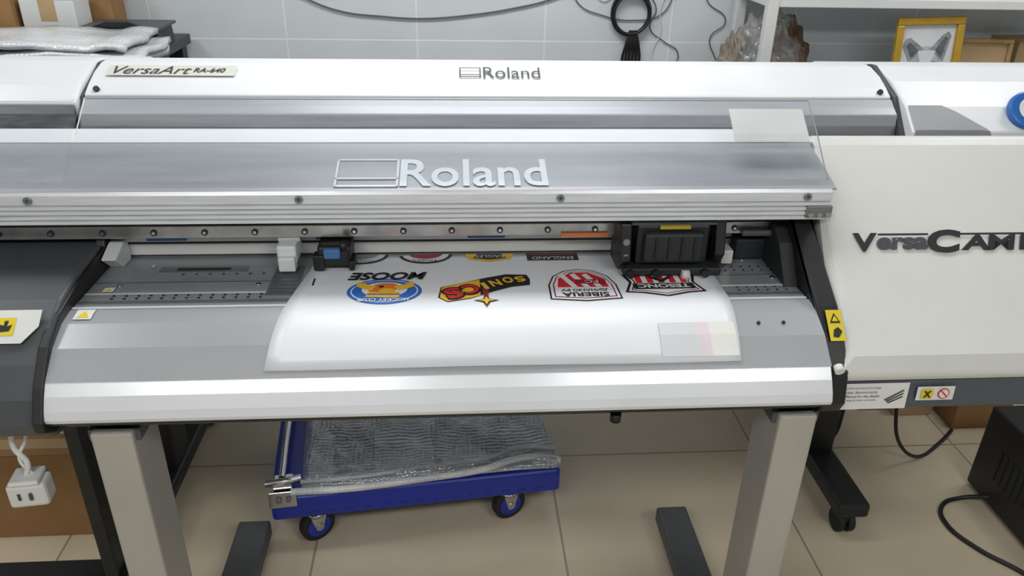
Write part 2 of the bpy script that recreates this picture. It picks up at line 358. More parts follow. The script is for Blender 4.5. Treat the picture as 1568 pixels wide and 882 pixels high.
dec('manual_label',rect(.165,.064,.0,.0),(.895,by-.002,H-.966),(1,0,0),(0,.07,.99),lab,P,.002)
for i,s_ in enumerate(['Failure to follow these may result in damage','of the media.  Make sure to read the','User Manual for the details','when using the heater and media','before any printing job']): 
    text('manual_label_text_%d'%i,s_,(.866,by-.005,H-.944-.0105*i),(1,0,0),(0,.07,.99),.095 if i%2==0 else .082,.006,textd,P)
for i in range(3): dec('manual_label_figure_%d'%i,[(-.02+.004*i,-.012),(.02,.012-.004*i),(.022,.009-.004*i),(-.017+.004*i,-.015)],(.946,by-.005,H-.962-.004*i),(1,0,0),(0,.07,.99),textd,P,0)
dec('hazard_label',rect(.085,.034),(1.04,by-.002,H-.962),(1,0,0),(0,.07,.99),lab,P,.002)
dec('hazard_label_square',rect(.026,.024),(1.02,by-.004,H-.962),(1,0,0),(0,.07,.99),warn,P,.002)
text('hazard_label_cross','X',(1.02,by-.0075,H-.962),(1,0,0),(0,.07,.99),.018,.017,ink,P,bold=.04)
dec('hazard_label_ring',ell(.013,.013),(1.058,by-.004,H-.962),(1,0,0),(0,.07,.99),red,P,.002)
dec('hazard_label_ring_in',ell(.0105,.0105),(1.058,by-.0045,H-.962),(1,0,0),(0,.07,.99),lab,P,.002)
dec('hazard_label_ring_bar',[(-.009,.007),(-.007,.009),(.009,-.007),(.007,-.009)],(1.058,by-.005,H-.962),(1,0,0),(0,.07,.99),red,P,.002)
for nm,pt,m_,l in (('',rect(.034,.070),warn,.016),('_tri',[(-.012,.005),(.012,.005),(0,.028)],ink,.017),('_tri_in',[(-.007,.009),(.007,.009),(0,.022)],warn,.0175),('_tri2',[(-.010,-.026),(.002,-.028),(.012,-.014),(.004,-.004),(-.006,-.010)],ink,.017)):
    dec('cheek_warning'+nm,pt,(.812,1.420,H-.833),(1,0,0),(0,.1,.09),m_,P,l)
hs=Vector((0,.19,.054)).normalized(); ho=Vector((0,1.672,H-.5675)); hn=Vector((1,0,0)).cross(hs)
text('hood_lettering','Roland',ho+Vector((.044,0,0))+hn*.004,(1,0,0),hs,.325,.104,textg,P,bold=.014)
ringrect('hood_logo',.138,.104,.005,ho+Vector((-.191,0,0))+hn*.004,(1,0,0),hs,textg,P)
dec('hood_logo_bar',rect(.138,.006,0,-.022),ho+Vector((-.191,0,0))+hn*.004,(1,0,0),hs,textg,P,.0003)
AC=[(1.628,-.568),(1.66,-.543),(1.72,-.492),(1.80,-.4335)]
strip('acrylic_cover',AC,-.815,.838,acr,P,0)
strip('acrylic_cover_left',AC,-1.40,-.822,acr,P,0)
tube('acrylic_edge',[(-.815,1.80,H-.4335),(.0,1.80,H-.4335),(.838,1.80,H-.4335)],.0013,greyi,P)
tube('acrylic_side_edge',[(.838,a,b+H) for a,b in AC],.0013,greyi,P)
tube('acrylic_side_edge_left',[(-.815,a,b+H) for a,b in AC[2:]],.0013,textg,P)
strip('acrylic_masking_patch',[(1.705,-.503),(1.72,-.490),(1.777,-.4475)],.640,.816,M('frosted_patch','c8c9c9',.5),P,.001)
for n_,x0 in (('left',-.752),('right',.700)):
    box('stand_post_'+n_,x0,x0+.085,1.345,1.475,.07,.97,legm,P,.006)
    box('stand_post_bracket_'+n_,x0-.01,x0+.095,1.36,1.50,.94,.97,dark,P,.003)
    fx=-.676 if n_=='left' else .73
    box('stand_foot_'+n_,fx-.052,fx+.052,1.02,2.02,.035,.095,footm,P,.008)
    for k,yy in enumerate((1.07,1.97)): cyl('stand_pad_%s_%d'%(n_,k),(fx,yy,0),(fx,yy,.04),.03,rubber,P,20)
box('stand_crossbar',-.70,.74,1.12,1.17,.04,.09,footm,P,.004)
cyl('lip_knob',(.34,1.36,H-1.0),(.34,1.36,H-1.02),.012,black,P,16)

# ---------------------------------------------------------------- print sheet
S=empty('printed_sticker_sheet',(.12,1.55,1.18))
prof_pts=[(1.745,-.80),(1.72,-.80),(1.70,-.80),(1.66,-.80),(1.60,-.80),(1.55,-.80),(1.505,-.80),(1.490,-.8005),(1.467,-.803),(1.445,-.807),(1.417,-.8185),(1.39,-.832),(1.37,-.848),(1.344,-.8688)]
def pz(y):
    for (a,b),(c,d) in zip(prof_pts,prof_pts[1:]):
        if c<=y<=a: return b+(d-b)*(a-y)/(a-c)
    return prof_pts[-1][1]
vs=[];fs=[];nx=30
for a,b in prof_pts:
    xl=-.317-(1.79-a)*.150; xr=.603-max(0,1.5-a)*.08
    for i in range(nx+1):
        x=xl+(xr-xl)*i/nx
        k=max(0,(1.45-a)/.10)
        vs.append((x,a,b+H+.0034+k*.0010*(1+math.sin(x*9+1))))
w=nx+1
for j in range(len(prof_pts)-1):
    for i in range(nx): fs.append((j*w+i,j*w+i+1,(j+1)*w+i+1,(j+1)*w+i))
so=mesh('vinyl',vs,fs,paper,S,0,True); md=so.modifiers.new('s','SOLIDIFY'); md.thickness=.0006; md.offset=-1
for i,(a,b,m_) in enumerate([(.425,.507,pg),(.507,.532,pp),(.532,.588,py_)]):
    ys=[1.417,1.40,1.39,1.37,1.352]
    strip('colour_test_patch_%d'%i,[(y,pz(y)+.0066) for y in ys],a,b,m_,S,.0002)
LX=(-1,0,0);LY=(0,-1,0); ZP=1.1840
def D(n,pts,c,m_,l): dec(n,pts,(c[0],c[1],ZP),LX,LY,m_,S,l*.0004)
def T(n,b,c,w_,h_,m_,l,dx=0,dy=0,**k): text(n,b,(c[0]-dx,c[1]-dy,ZP+l*.0004),LX,LY,w_,h_,m_,S,**k)
c=(-.157,1.562)
D('moose_ring_outer',ell(.082,.060,0,.012),c,blu,1); D('moose_ring_white',ell(.074,.053,0,.012),c,inkw,2); D('moose_ring_inner',ell(.071,.050,0,.012),c,blu,3)
D('moose_disc',ell(.050,.035,0,.006),c,inkw,4)
D('moose_head',ell(.034,.024,.003,.0,rot=.3),c,org,5); D('moose_antler_l',[(-.060,-.034),(-.045,-.018),(-.02,-.008),(-.03,.012),(-.05,.004),(-.066,-.008)],c,yel,5.5); D('moose_antler_r',[(.06,-.032),(.04,-.018),(.02,-.01),(.028,.012),(.05,.002),(.064,-.010)],c,yel,5.5)
D('moose_muzzle',ell(.018,.012,-.006,.014),c,yel,6); D('moose_eye',ell(.006,.005,.008,-.006),c,ink,7)
D('moose_jersey',[(-.034,.02),(.034,.018),(.040,.042),(-.034,.046)],c,yel,5.2); D('moose_stripe',[(-.034,.028),(.036,.026),(.037,.032),(-.034,.034)],c,blu,5.4)
T('moose_word','MOOSE',c,.178,.038,ink,6,-.002,-.060,bold=.035,shear=.25)
T('moose_word2','HOCKEY CLUB',c,.11,.013,inkw,7,0,.056,bold=.02)
c=(.066,1.560)
def band(g): return [(-.094-g*.7,-.058-g),(-.05,-.062-g),(.0,-.044-g),(.05,-.022-g),(.096+g*.7,.000-g),(.100+g,.044),(.084,.060+g),(.035,.046+g),(-.02,.012+g),(-.06,-.008+g),(-.096-g,-.016+g),(-.098-g,-.04)]
D('logo_shadow',band(.005),c,ink,1)
D('logo_band',[(.012,-.040),(.05,-.026),(.097,-.002),(.101,.044),(.084,.062),(.035,.048),(.012,.036)],c,yel,1.6)
pos=[(-.080,-.038),(-.052,-.034),(-.023,-.020),(.001,-.006),(.033,.008),(.072,.027)]
for i,ch in enumerate('SONICS'):
    s=(.80,.84,.90,.95,1.25,1.35)[i]; x,y=pos[i]; w_=.028*s*(.40 if ch=='I' else 1)
    if i>3: T('letter_bg_%d'%i,ch,c,w_*1.22,.044*s,ink,2.5+i*.3,x,y,bold=.08,rot=.38)
    T('letter_%d'%i,ch,c,w_,.035*s,red if i>3 else yel,5.2+i*.1,x,y,bold=.035,rot=.38)
D('needle',[(-.007,.0),(.007,-.0),(.004,.075),(0,.09),(-.004,.075)],c,maroon,1.2); D('needle_star',[(0,.088),(-.008,.068),(-.028,.060),(-.008,.054),(0,.035),(.008,.054),(.028,.060),(.008,.068)],c,ink,1.4); D('needle_star_in',[(0,.080),(-.005,.065),(-.020,.060),(-.005,.056),(0,.042),(.005,.056),(.020,.060),(.005,.065)],c,yel,3)
c=(.286,1.568)
def shield(s): return [(-.080*s,.068*s),(0,.078*s),(.080*s,.068*s),(.078*s,.0),(.064*s,-.045*s),(.035*s,-.073*s),(0,-.082*s),(-.035*s,-.073*s),(-.064*s,-.045*s),(-.078*s,0)]
D('crest_outline',shield(1.0),c,ink,1); D('crest_white',shield(.95),c,inkw,2); D('crest_line',shield(.87),c,maroon,3); D('crest_field',shield(.83),c,inkw,4)
D('crest_red_top',[(-.052,-.030),(-.02,-.060),(.02,-.060),(.052,-.030),(.058,.014),(-.058,.014)],c,red,5)
for i in range(3): D('crest_stripe_%d'%i,[(.052-.028*i,-.050+.002*i),(.040-.028*i,-.058+.002*i),(.012-.028*i,.014),(.026-.028*i,.014)],c,inkw,6)
D('crest_bar',rect(.070,.022,-.020,-.012),c,maroon,6.4); T('crest_fc','FC',c,.03,.014,inkw,7,-.022,-.012)
T('crest_word_a','ДИНАМО РУ',c,.105,.014,ink,6,0,.028,bold=.02); T('crest_word_b','SIBERIA',c,.105,.020,ink,6,0,.050,bold=.03)
c=(.47,1.576)
def sh2(s): return [(-.088*s,.045*s),(-.05*s,.05*s),(0,.066*s),(.05*s,.05*s),(.088*s,.045*s),(.072*s,.0),(.082*s,-.04*s),(.04*s,-.05*s),(0,-.06*s),(-.04*s,-.05*s),(-.082*s,-.04*s),(-.072*s,0)]
D('badge_outline',sh2(1.05),c,ink,1); D('badge_white',sh2(.96),c,inkw,2); D('badge_line',sh2(.89),c,maroon,2.5); D('badge_field',sh2(.84),c,inkw,3)
for i in range(5): D('badge_stripe_%d'%i,rect(.014,.046,-.052+.026*i,-.018),c,red,4)
D('badge_peak',[(-.03,-.025),(0,.004),(.03,-.025),(.018,-.025),(0,-.01),(-.018,-.025)],c,ink,5)
D('badge_bar',rect(.140,.028,0,.022),c,ink,5); T('badge_word','TESONC',c,.12,.018,inkw,6,0,.022,bold=.03)
for k,(x,m1) in enumerate([(-.225,ink),(-.072,ink)]):
    def half(rx,ry,cy): return [p for p in ell(rx,ry,0,0) if p[1]>cy]
    c=(x,1.742); D('round_badge_%d'%k,half(.064,.052,0),c,m1,1); D('round_badge_in_%d'%k,half(.056,.044,0),c,inkw,2); D('round_badge_core_%d'%k,half(.04,.026,0),c,greyi if k==0 else maroon,3)
    T('round_badge_word_%d'%k,'TIGERS' if k else 'HOKKAIDO',c,.06,.012,ink,3,0,.035)
c=(.082,1.738); D('wing_badge',[(-.05,.028),(0,.042),(.05,.028),(.06,-.003),(-.06,-.003)],c,yel,1); D('wing_badge_in',[(-.04,.022),(0,.03),(.04,.022),(.03,-.003),(-.03,-.003)],c,ink,2); T('wing_badge_word','EAGLES',c,.07,.014,inkw,3,0,.012)
c=(.235,1.722); D('england_label',rect(.125,.042),c,ink,1); T('england_word','ENGLAND',c,.10,.016,inkw,2,0,.008); D('england_bar',rect(.105,.006,0,-.012),c,maroon,2)
D('registration_mark',rect(.004,.035),(-.318,1.60),ink,1)

# ---------------------------------------------------------------- rear printer
R=empty('large_format_printer',(.1,2.4,0))
top=[(2.153,-.508),(2.19,-.488),(2.24,-.466),(2.30,-.451),(2.36,-.452),(2.72,-.52),(2.72,-.66),(2.155,-.66)]
prof('top_cover',top,-.975,1.245,white,R,.005)
prof('front_grey_trim',[(2.148,-.512),(2.125,-.530),(2.10,-.545),(2.092,-.60),(2.15,-.60)],-.975,1.245,greyb,R,.003)
prof('lower_front',[(2.094,-.575),(2.085,-.66),(2.12,-.665),(2.15,-.66),(2.15,-.575)],-.975,1.245,alud,R,.002)
box('main_body',-1.62,1.95,2.16,2.72,.95,1.318,dark,R,.01)
prof('left_cover',[(2.12,-.520),(2.17,-.487),(2.30,-.449),(2.36,-.45),(2.74,-.52),(2.74,-.662),(2.12,-.662)],-1.66,-.985,white,R,.012,seg=3)
prof('left_trim',[(2.115,-.525),(2.095,-.545),(2.088,-.60),(2.115,-.60)],-1.66,-.985,textd,R,.003)
prof('right_cover',[(2.035,-.61),(2.035,-.575),(2.10,-.52),(2.20,-.472),(2.30,-.449),(2.36,-.45),(2.74,-.52),(2.74,-.662),(2.035,-.662)],1.262,2.05,white,R,.006,seg=3)
prof('cover_seam_right',[(2.06,-.60),(2.15,-.505),(2.30,-.447),(2.33,-.449),(2.33,-.60)],1.246,1.261,textd,R,.001)
prof('cover_seam_left',[(2.12,-.60),(2.15,-.512),(2.30,-.453),(2.33,-.453),(2.33,-.60)],-.984,-.976,textd,R,.001)
wp=M('window_grey','8c8f93',.4)
mesh('ink_window_panel',[(1.268,2.100,H-.517),(1.365,2.100,H-.517),(1.40,2.085,H-.5295),(1.482,2.037,H-.570),(1.268,2.037,H-.570)],[(0,1,2,3,4)],wp,R)
mesh('ink_window_front',[(1.268,2.0335,H-.571),(1.482,2.0335,H-.571),(1.50,2.0335,H-.60),(1.268,2.0335,H-.60)],[(0,1,2,3)],wp,R)
ts=Vector((0,.09,.040)).normalized(); to=Vector((0,2.24,H-.4655)); tn=Vector((1,0,0)).cross(ts)
text('top_lettering','Roland',to+Vector((.165,0,0))+tn*.004,(1,0,0),ts,.16,.05,textd,R)
ringrect('top_logo',.06,.044,.0035,to+Vector((.048,0,0))+tn*.004,(1,0,0),ts,textd,R)
dec('top_logo_bar',rect(.06,.004,0,-.012),to+Vector((.048,0,0))+tn*.004,(1,0,0),ts,textd,R,.0004)
dec('model_plate',rect(.34,.046),to+Vector((-.765,0,0))+tn*.004,(1,0,0),ts,M('plate','cbcbc0',.4),R,.0004)
text('model_lettering_a','VersaArt',to+Vector((-.815,0,0))+tn*.006,(1,0,0),ts,.205,.034,textd,R,shear=.4)
text('model_lettering_b','RA-640',to+Vector((-.665,0,0))+tn*.006,(1,0,0),ts,.085,.020,textd,R,shear=.25,bold=.02)
for i,(x) in enumerate((-.945,1.215)): cyl('cover_bolt_%d'%i,(x,2.17,H-.50),(x,2.163,H-.494),.008,black,R,12)
for n_,x in (('left',-1.02),('right',1.335)):
    box('stand_post_'+n_,x-.045,x+.045,2.22,2.36,.12,.955,black,R,.005)
    box('stand_foot_'+n_,x-.055,x+.055,1.93,2.75,.095,.15,black,R,.010)
    for k,yy in enumerate((1.985,2.70)):
        cyl('caster_stem_%s_%d'%(n_,k),(x,yy,.06),(x,yy,.10),.018,black,R,14)
        cyl('caster_wheel_%s_%d'%(n_,k),(x-.030,yy,.042),(x-.006,yy,.042),.042,rubber,R,24,bevel=.005)
        cyl('caster_wheel_b_%s_%d'%(n_,k),(x+.006,yy,.042),(x+.030,yy,.042),.042,rubber,R,24,bevel=.005)
        box('caster_fork_%s_%d'%(n_,k),x-.012,x+.012,yy-.028,yy+.028,.05,.085,inner,R,.006)
box('left_ink_bay',-1.62,-1.15,2.2,2.65,.70,.95,black,R,.01)

# ---------------------------------------------------------------- platform trolley
th=math.radians(6.2); TO=Vector((-.608,1.985,0)); tx=Vector((math.cos(th),math.sin(th),0)); ty=Vector((-math.sin(th),math.cos(th),0))
TR=empty('platform_trolley',(-.1,2.3,0)); TW=.965
TOPLIFT=.026   # deck is thicker than the nominal 0.185 m height used below
def tp(a,b,z): return TO+tx*a+ty*b+Vector((0,0,z+(TOPLIFT if z>.15 else 0)))
def tbox(name,a0,a1,b0,b1,z0,z1,mat,parent=TR,bevel=.006):
    vs=[tp(a,b,z) for z in (z0,z1) for a,b in ((a0,b0),(a1,b0),(a1,b1),(a0,b1))]
    return mesh(name,vs,[(0,1,2,3),(4,5,6,7),(0,1,5,4),(1,2,6,5),(2,3,7,6),(3,0,4,7)],mat,parent,bevel,seg=3)
tbox('deck',0,TW,0,.62,.116,.185,bluep,TR,.014)
tbox('deck_skirt',.02,TW-.02,.02,.60,.108,.12,bluep,TR,.004)
bdk=M('trolley_blue_dark','15247a',.4)
for i in range(14): tbox('deck_grip_%d'%i,.12+.058*i,.15+.058*i,-.002,.004,.138,.144,bdk,TR,.001)
for i,(a,b,ang) in enumerate(((.135,.035,-55),(.79,.035,-65),(.14,.54,-60),(.79,.54,-60))):
    an=math.radians(ang); ax=Vector((math.cos(an),math.sin(an),0)); c0=tp(a,b,.060)
    cyl('wheel_%d'%i,c0-ax*.017,c0+ax*.017,.060,rubber,TR,36,bevel=.006); cyl('wheel_hub_%d'%i,c0-ax*.019,c0+ax*.019,.040,bluep,TR,28); cyl('wheel_axle_%d'%i,c0-ax*.026,c0+ax*.026,.014,chrome,TR,16)
    ay=Vector((-ax.y,ax.x,0))
    for s in (-1,1):
        q=[c0+ax*(s*.022+d)+ay*e+Vector((0,0,z_)) for d in (-.0015,.0015) for e,z_ in ((-.012,-.01),(.012,-.01),(.028,.050),(-.028,.050))]
        mesh('fork_%d_%d'%(i,s+1),q,[(0,1,2,3),(4,5,6,7),(0,1,5,4),(1,2,6,5),(2,3,7,6),(3,0,4,7)],chrome,TR,0)
    cyl('swivel_%d'%i,c0+Vector((0,0,.048)),c0+Vector((0,0,.060)),.035,chrome,TR,20)
tbox('handle_bracket',.01,.075,.005,.075,.185,.225,chrome,TR,.006)
tbox('handle_bracket_plate',-.002,.085,-.006,.0,.151,.215,chrome,TR,.003)
cyl('bracket_bolt',tp(.03,-.006,.185),tp(.03,-.014,.185),.010,alud,TR,12); cyl('bracket_bolt_b',tp(.06,-.006,.185),tp(.06,-.014,.185),.008,alud,TR,12)
tube('handle_tube',[tp(-.01,.03,.225),tp(.06,.03,.232),(tp(.10,.04,.232))],.012,chrome,TR)
tube('handle_tube_side',[tp(.04,.05,.225),tp(.04,.3,.225),tp(.05,.58,.225)],.012,chrome,TR)
BW=empty('bubble_wrapped_panel',(-.05,2.35,.2))
core=M('panel_grey','a4a8b0',.4,0,.1,5); cored=M('panel_blue_grey','4a5078',.35,0,.1,5)
tbox('panel_board',.12,TW-.01,.015,.60,.188,.206,core,BW,.003)
for i,(a0,a1) in enumerate(((.20,.34),(.54,.80))): tbox('panel_inset_%d'%i,a0,a1,.07,.58,.2055,.2085,cored,BW,.001)
vs=[];fs=[];na,nb=60,30
def wz(a,b): return .226+.006*math.sin(a*14+b*5)+.005*math.sin(b*23+a*3)+.003*math.sin(a*31-b*17)+.002*math.sin(a*70+b*40)
for j in range(nb+1):
    for i in range(na+1):
        a=.10+(TW-.10)*i/na; b=-.0+.60*j/nb
        zz=wz(a,b)
        if j==0: zz=.200
        if i in (0,na): zz=.204
        vs.append(tp(a,b+.006*math.sin(a*11),zz))
for j in range(nb):
    for i in range(na): k=j*(na+1)+i; fs.append((k,k+1,k+na+2,k+na+1))
mesh('wrap_film',vs,fs,wrapc,BW,0,True)
tube('wrap_folded_edge',[tp(.07,.0,.208),tp(.25,-.008,.206),tp(.5,.002,.206),tp(.70,.012,.212),tp(.80,.030,.224),tp(.88,.035,.222),tp(TW,.02,.212)],.012,bubw,BW)
tube('wrap_folded_edge_b',[tp(.10,.025,.224),tp(.3,.024,.223),tp(.5,.038,.224),tp(.72,.050,.228),(tp(.84,.075,.236)),tp(TW-.01,.065,.230)],.008,bubg,BW)

# ---------------------------------------------------------------- clutter
def carton(name,x0,x1,y0,y1,h,mat,z0=0,rot=0):
    e=empty(name,((x0+x1)/2,(y0+y1)/2,z0)); 
    box('carton_body',x0,x1,y0,y1,z0,z0+h,mat,e,.004,rot)
    ym=(y0+y1)/2
    box('carton_flap_a',x0,x1,y0,ym-.002,z0+h,z0+h+.004,mat,e,.001,0)
    box('carton_flap_b',x0,x1,ym+.002,y1,z0+h,z0+h+.004,mat,e,.001,0)
    box('carton_tape',x0-.001,x1+.001,ym-.025,ym+.025,z0+h+.003,z0+h+.0055,card2,e,0,rot)
    box('carton_tape_front',(x0+x1)/2-.03,(x0+x1)/2+.03,y0-.001,y0+.001,z0+h*.55,z0+h,card2,e,0)
    return e
carton('cardboard_box',-1.95,-1.18,2.08,2.19,.34,card)
carton('cardboard_box',2.06,2.30,2.52,2.82,.24,card)
carton('cardboard_box',1.86,2.03,2.62,2.85,.17,card2)
C=empty('computer_tower',(2.1,1.95,0))
box('case',1.92,2.26,1.68,2.19,.015,.36,black,C,.008)
for i in range(10): box('side_vent_%d'%i,1.917,1.921,1.80+.03*i,1.812+.03*i,.12,.24,inner,C,0)
for i,(x,y) in enumerate(((1.96,1.72),(2.22,1.72),(1.96,2.15),(2.22,2.15))): cyl('pad_%d'%i,(x,y,0),(x,y,.016),.015,rubber,C,12)
box('front_bezel',1.93,2.25,1.670,1.681,.03,.35,dark,C,.004)
box('top_handle',2.0,2.18,1.85,1.88,.36,.372,dark,C,.003)
tube('power_cable',[(1.93,2.06,.05),(1.85,2.10,.012),(1.76,2.07,.008),(1.72,1.98,.008),(1.76,1.86,.008),(1.84,1.76,.008),(1.94,1.60,.008),(2.1,1.5,.008)],.008,black)
tube('power_cable',[(1.55,2.25,.60),(1.60,2.26,.35),(1.70,2.30,.10),(1.82,2.34,.010),(1.95,2.42,.010),(2.05,2.50,.010)],.007,black)
tube('power_cable',[(1.38,2.38,.80),(1.50,2.42,.5),(1.53,2.45,.2),(1.47,2.44,.010),(1.42,2.50,.010)],.006,black)
A=empty('power_adapter',(-.94,1.40,.79))
box('adapter_body',-.975,-.895,1.375,1.425,.755,.815,cream,A,.008,.12)
box('adapter_lip',-.965,-.905,1.372,1.428,.815,.827,lab,A,.004,.12)
for i in (-1,1): box('adapter_slot_%d'%(i+1),-.935+.012*i-.003,-.935+.012*i+.003,1.3715,1.376,.778,.795,textd,A,0,.12)
tube('adapter_lead',[(-.935,1.40,.825),(-.925,1.40,.86),(-.942,1.40,.90),(-.935,1.41,.965)],.006,lab,A)
tube('adapter_lead_b',[(-.925,1.405,.825),(-.938,1.40,.87),(-.918,1.41,.92),(-.93,1.43,.965)],.004,lab,A)
K=empty('steel_frame_cart',(-1.1,1.85,0))
box('cart_post_front',-1.06,-1.02,1.78,1.84,.09,.93,black,K,.004)
box('cart_base',-1.60,-1.0,1.78,1.86,.075,.11,black,K,.004)
for i,x in enumerate((-1.03,-1.47)):
    cyl('cart_caster_%d'%i,(x-.02,1.82,.036),(x+.02,1.82,.036),.036,rubber,K,24,bevel=.004)
    box('cart_caster_fork_%d'%i,x-.027,x+.027,1.795,1.845,.035,.078,black,K,.004)

# left background bench with wrapped boards
B=empty('side_table',(-1.6,2.95,0))
box('table_top',-2.6,-1.12,2.80,3.57,1.36,1.40,textd,B,.005)
for i,(x,y) in enumerate(((-2.55,2.85),(-1.16,2.85),(-2.55,3.5),(-1.16,3.5))): box('table_leg_%d'%i,x-.03,x+.03,y-.03,y+.03,0,1.36,black,B,.003)
W=empty('bubble_wrapped_boards',(-1.5,2.95,1.42))
for k in range(3):
    vs=[];fs=[]
    for j in range(9):
        for i in range(41):
            a=i/40; x=-2.3+1.235*a-.02*k+(.03 if k==1 else 0)+.012*math.sin(j*1.3+k); y=2.78+.38*j/8
            z=1.4225+.024*k+.005*math.sin(a*17+k)+.003*math.sin(j*1.5+a*9)+.002*math.sin(a*60+j*2)+(.022*(1-a) if k==2 else 0)
            if a>.9 and k==2: z+=.012*math.sin((a-.9)*31)
            vs.append((x,y,z))
    for j in range(8):
        for i in range(40): q0=j*41+i; fs.append((q0,q0+1,q0+42,q0+41))
    wo=mesh('wrapped_board_%d'%k,vs,fs,bubw,W,0,True); md=wo.modifiers.new('s','SOLIDIFY'); md.thickness=.020; md.offset=0
DB=empty('black_storage_bin',(-1.25,3.28,1.4))
prof('bin_shell',[(3.20,1.40),(3.18,1.47),(3.36,1.48),(3.38,1.40)],-1.40,-1.12,black,DB,.006,rel=False)
box('bin_rim',-1.41,-1.11,3.175,3.39,1.47,1.482,dark,DB,.004)
mesh('bin_handle',[(-1.37,3.17,1.48),(-1.30,3.17,1.505),(-1.22,3.17,1.505),(-1.15,3.17,1.48),(-1.37,3.19,1.48),(-1.30,3.19,1.505),(-1.22,3.19,1.505),(-1.15,3.19,1.48)],[(0,1,2,3),(4,5,6,7),(0,1,5,4),(1,2,6,5),(2,3,7,6),(3,0,4,7)],black,DB,.002)
carton('shipping_carton',-2.3,-1.90,3.22,3.38,.22,card2,1.40)
carton('shipping_carton',-1.88,-1.65,3.22,3.38,.20,card,1.40)
carton('shipping_carton',-1.63,-1.43,3.24,3.38,.17,plaster,1.40)
carton('shipping_carton',-1.58,-1.36,3.41,3.55,.26,card,1.40)

# wall cables
wc=M('cable_grey','5a5c60',.5)
tube('wall_cable',[(-.75,3.59,1.62),(-.62,3.59,1.545),(-.48,3.59,1.495),(-.30,3.59,1.475),(-.13,3.59,1.468),(.08,3.59,1.485),(.27,3.59,1.515),(.42,3.59,1.55),(.6,3.59,1.62)],.0038,wc)
CC=empty('cable_coil',(.78,3.57,1.5))
for k in range(5):
    pts=[(.785+.004*math.sin(k*2)+(.083+.006*math.sin(k*3))*math.cos(t),3.585-.006*k,1.500+.005*math.cos(k*2)+(.088+.005*math.cos(k*2.3))*math.sin(t)) for t in [2*math.pi*i/14 for i in range(14)]]
    tube('coil_loop_%d'%k,pts,.0055,black,CC,True)
for k in range(6):
    dx=.012*(k-2.5)
    tube('coil_tail_%d'%k,[(.80+dx*.4,3.57,1.43),(.80+dx,3.565,1.36),(.80+dx*1.3,3.57,1.30),(.80+dx*.8,3.57,1.22)],.0065,black,CC)
cyl('coil_hook',(.785,3.60,1.59),(.785,3.54,1.59),.006,chrome,CC,10)
def thin(pts,m_=wc): tube('wall_cable',[(x,3.592,z) for x,z in pts],.0026,m_)
thin([(.52,1.62),(.55,1.54),(.66,1.49),(.80,1.47),(.93,1.50),(.98,1.60)])
thin([(.84,1.60),(.90,1.52),(.88,1.44),(.95,1.38),(1.02,1.33),(1.0,1.25)])
thin([(.96,1.62),(.92,1.52),(.93,1.42),(.90,1.33),(.93,1.24)],lab)
thin([(1.10,1.62),(1.13,1.55),(1.22,1.47),(1.16,1.40),(1.20,1.30)])
thin([(.60,1.62),(.66,1.55),(.72,1.58),(.90,1.60),(1.2,1.575),(1.3,1.60)],lab)

# shelf on the right
SH=empty('storage_shelf',(2.2,3.25,0))
for i,(x,y) in enumerate(((1.26,3.18),(3.2,3.18),(1.26,3.54),(3.2,3.54))): box('shelf_post_%d'%i,x-.022,x+.022,y-.02,y+.02,0,2.1,plaster,SH,.003)
for i,zz in enumerate((.5,1.20,1.585,2.05)): 
    box('shelf_board_%d'%i,1.24,3.22,3.165,3.56,zz,zz+.035,plaster,SH,.003)
def picture(x,y,z,w,h,fm,inside,tilt,t=.028,dog=False):
    e=empty('picture_frame',(x,y,z))
    ax=Vector((math.cos(tilt),0,math.sin(tilt))); ay=Vector((-math.sin(tilt)*1,.12,math.cos(tilt))).normalized(); an=ax.cross(ay)
    O=Vector((x,y,z))
    def slab(n,a0,a1,b0,b1,d0,d1,m_,bv=.004):
        vs=[O+ax*a+ay*b+an*d for d in (d0,d1) for a,b in ((a0,b0),(a1,b0),(a1,b1),(a0,b1))]
        mesh(n,vs,[(0,1,2,3),(4,5,6,7),(0,1,5,4),(1,2,6,5),(2,3,7,6),(3,0,4,7)],m_,e,bv)
    slab('frame_bottom',-w/2,w/2,0,t,0,.02,fm); slab('frame_top',-w/2,w/2,h-t,h,0,.02,fm)
    slab('frame_left',-w/2,-w/2+t,t,h-t,0,.02,fm); slab('frame_right',w/2-t,w/2,t,h-t,0,.02,fm)
    slab('backing',-w/2+.005,w/2-.005,.005,h-.005,-.006,.006,inside,0)
    if dog:
        g1=M('fur_grey','8c8f93',.7,0,.3,40); g2=M('fur_light','b3b6b9',.7,0,.25,30); g3=M('ear_dark','5c5f66',.7,0,.3,40)
        c=h*.44
        def d(n,p,m_,l): dec(n,[(a*1.3,b*1.15+c) for a,b in p],O,ax,ay,m_,e,.0065+l*.0005)
        d('dog_head',ell(.052,.075,.0,-.02),g2,1)
        d('dog_ear_left',[(-.055,.0),(-.08,.055),(-.075,.078),(-.06,.085),(-.04,.070),(-.010,.045)],g1,2); d('dog_ear_right',[(.010,.045),(.045,.092),(.064,.104),(.074,.088),(.058,.0)],g1,2)
        d('dog_ear_left_inner',[(-.05,.015),(-.069,.056),(-.060,.070),(-.026,.04)],g3,3); d('dog_ear_right_inner',[(.026,.04),(.054,.088),(.064,.080),(.05,.015)],g3,3)
        d('dog_brow',[(-.030,.040),(.030,.040),(.012,-.02),(-.012,-.02)],inside,2.5)
        d('dog_muzzle',ell(.026,.036,.0,-.055),g1,3); d('dog_nose',ell(.012,.009,0,-.07),ink,4)
        d('dog_eye_l',ell(.007,.006,-.026,-.004),ink,4); d('dog_eye_r',ell(.007,.006,.026,-.004),ink,4)
    return e
picture(1.955,3.18,1.236,.285,.315,gold,M('photo_backing','d2d4d6',.4),.03,.030,True)
picture(2.235,3.25,1.236,.25,.222,woodf,card2,-.02,.018)
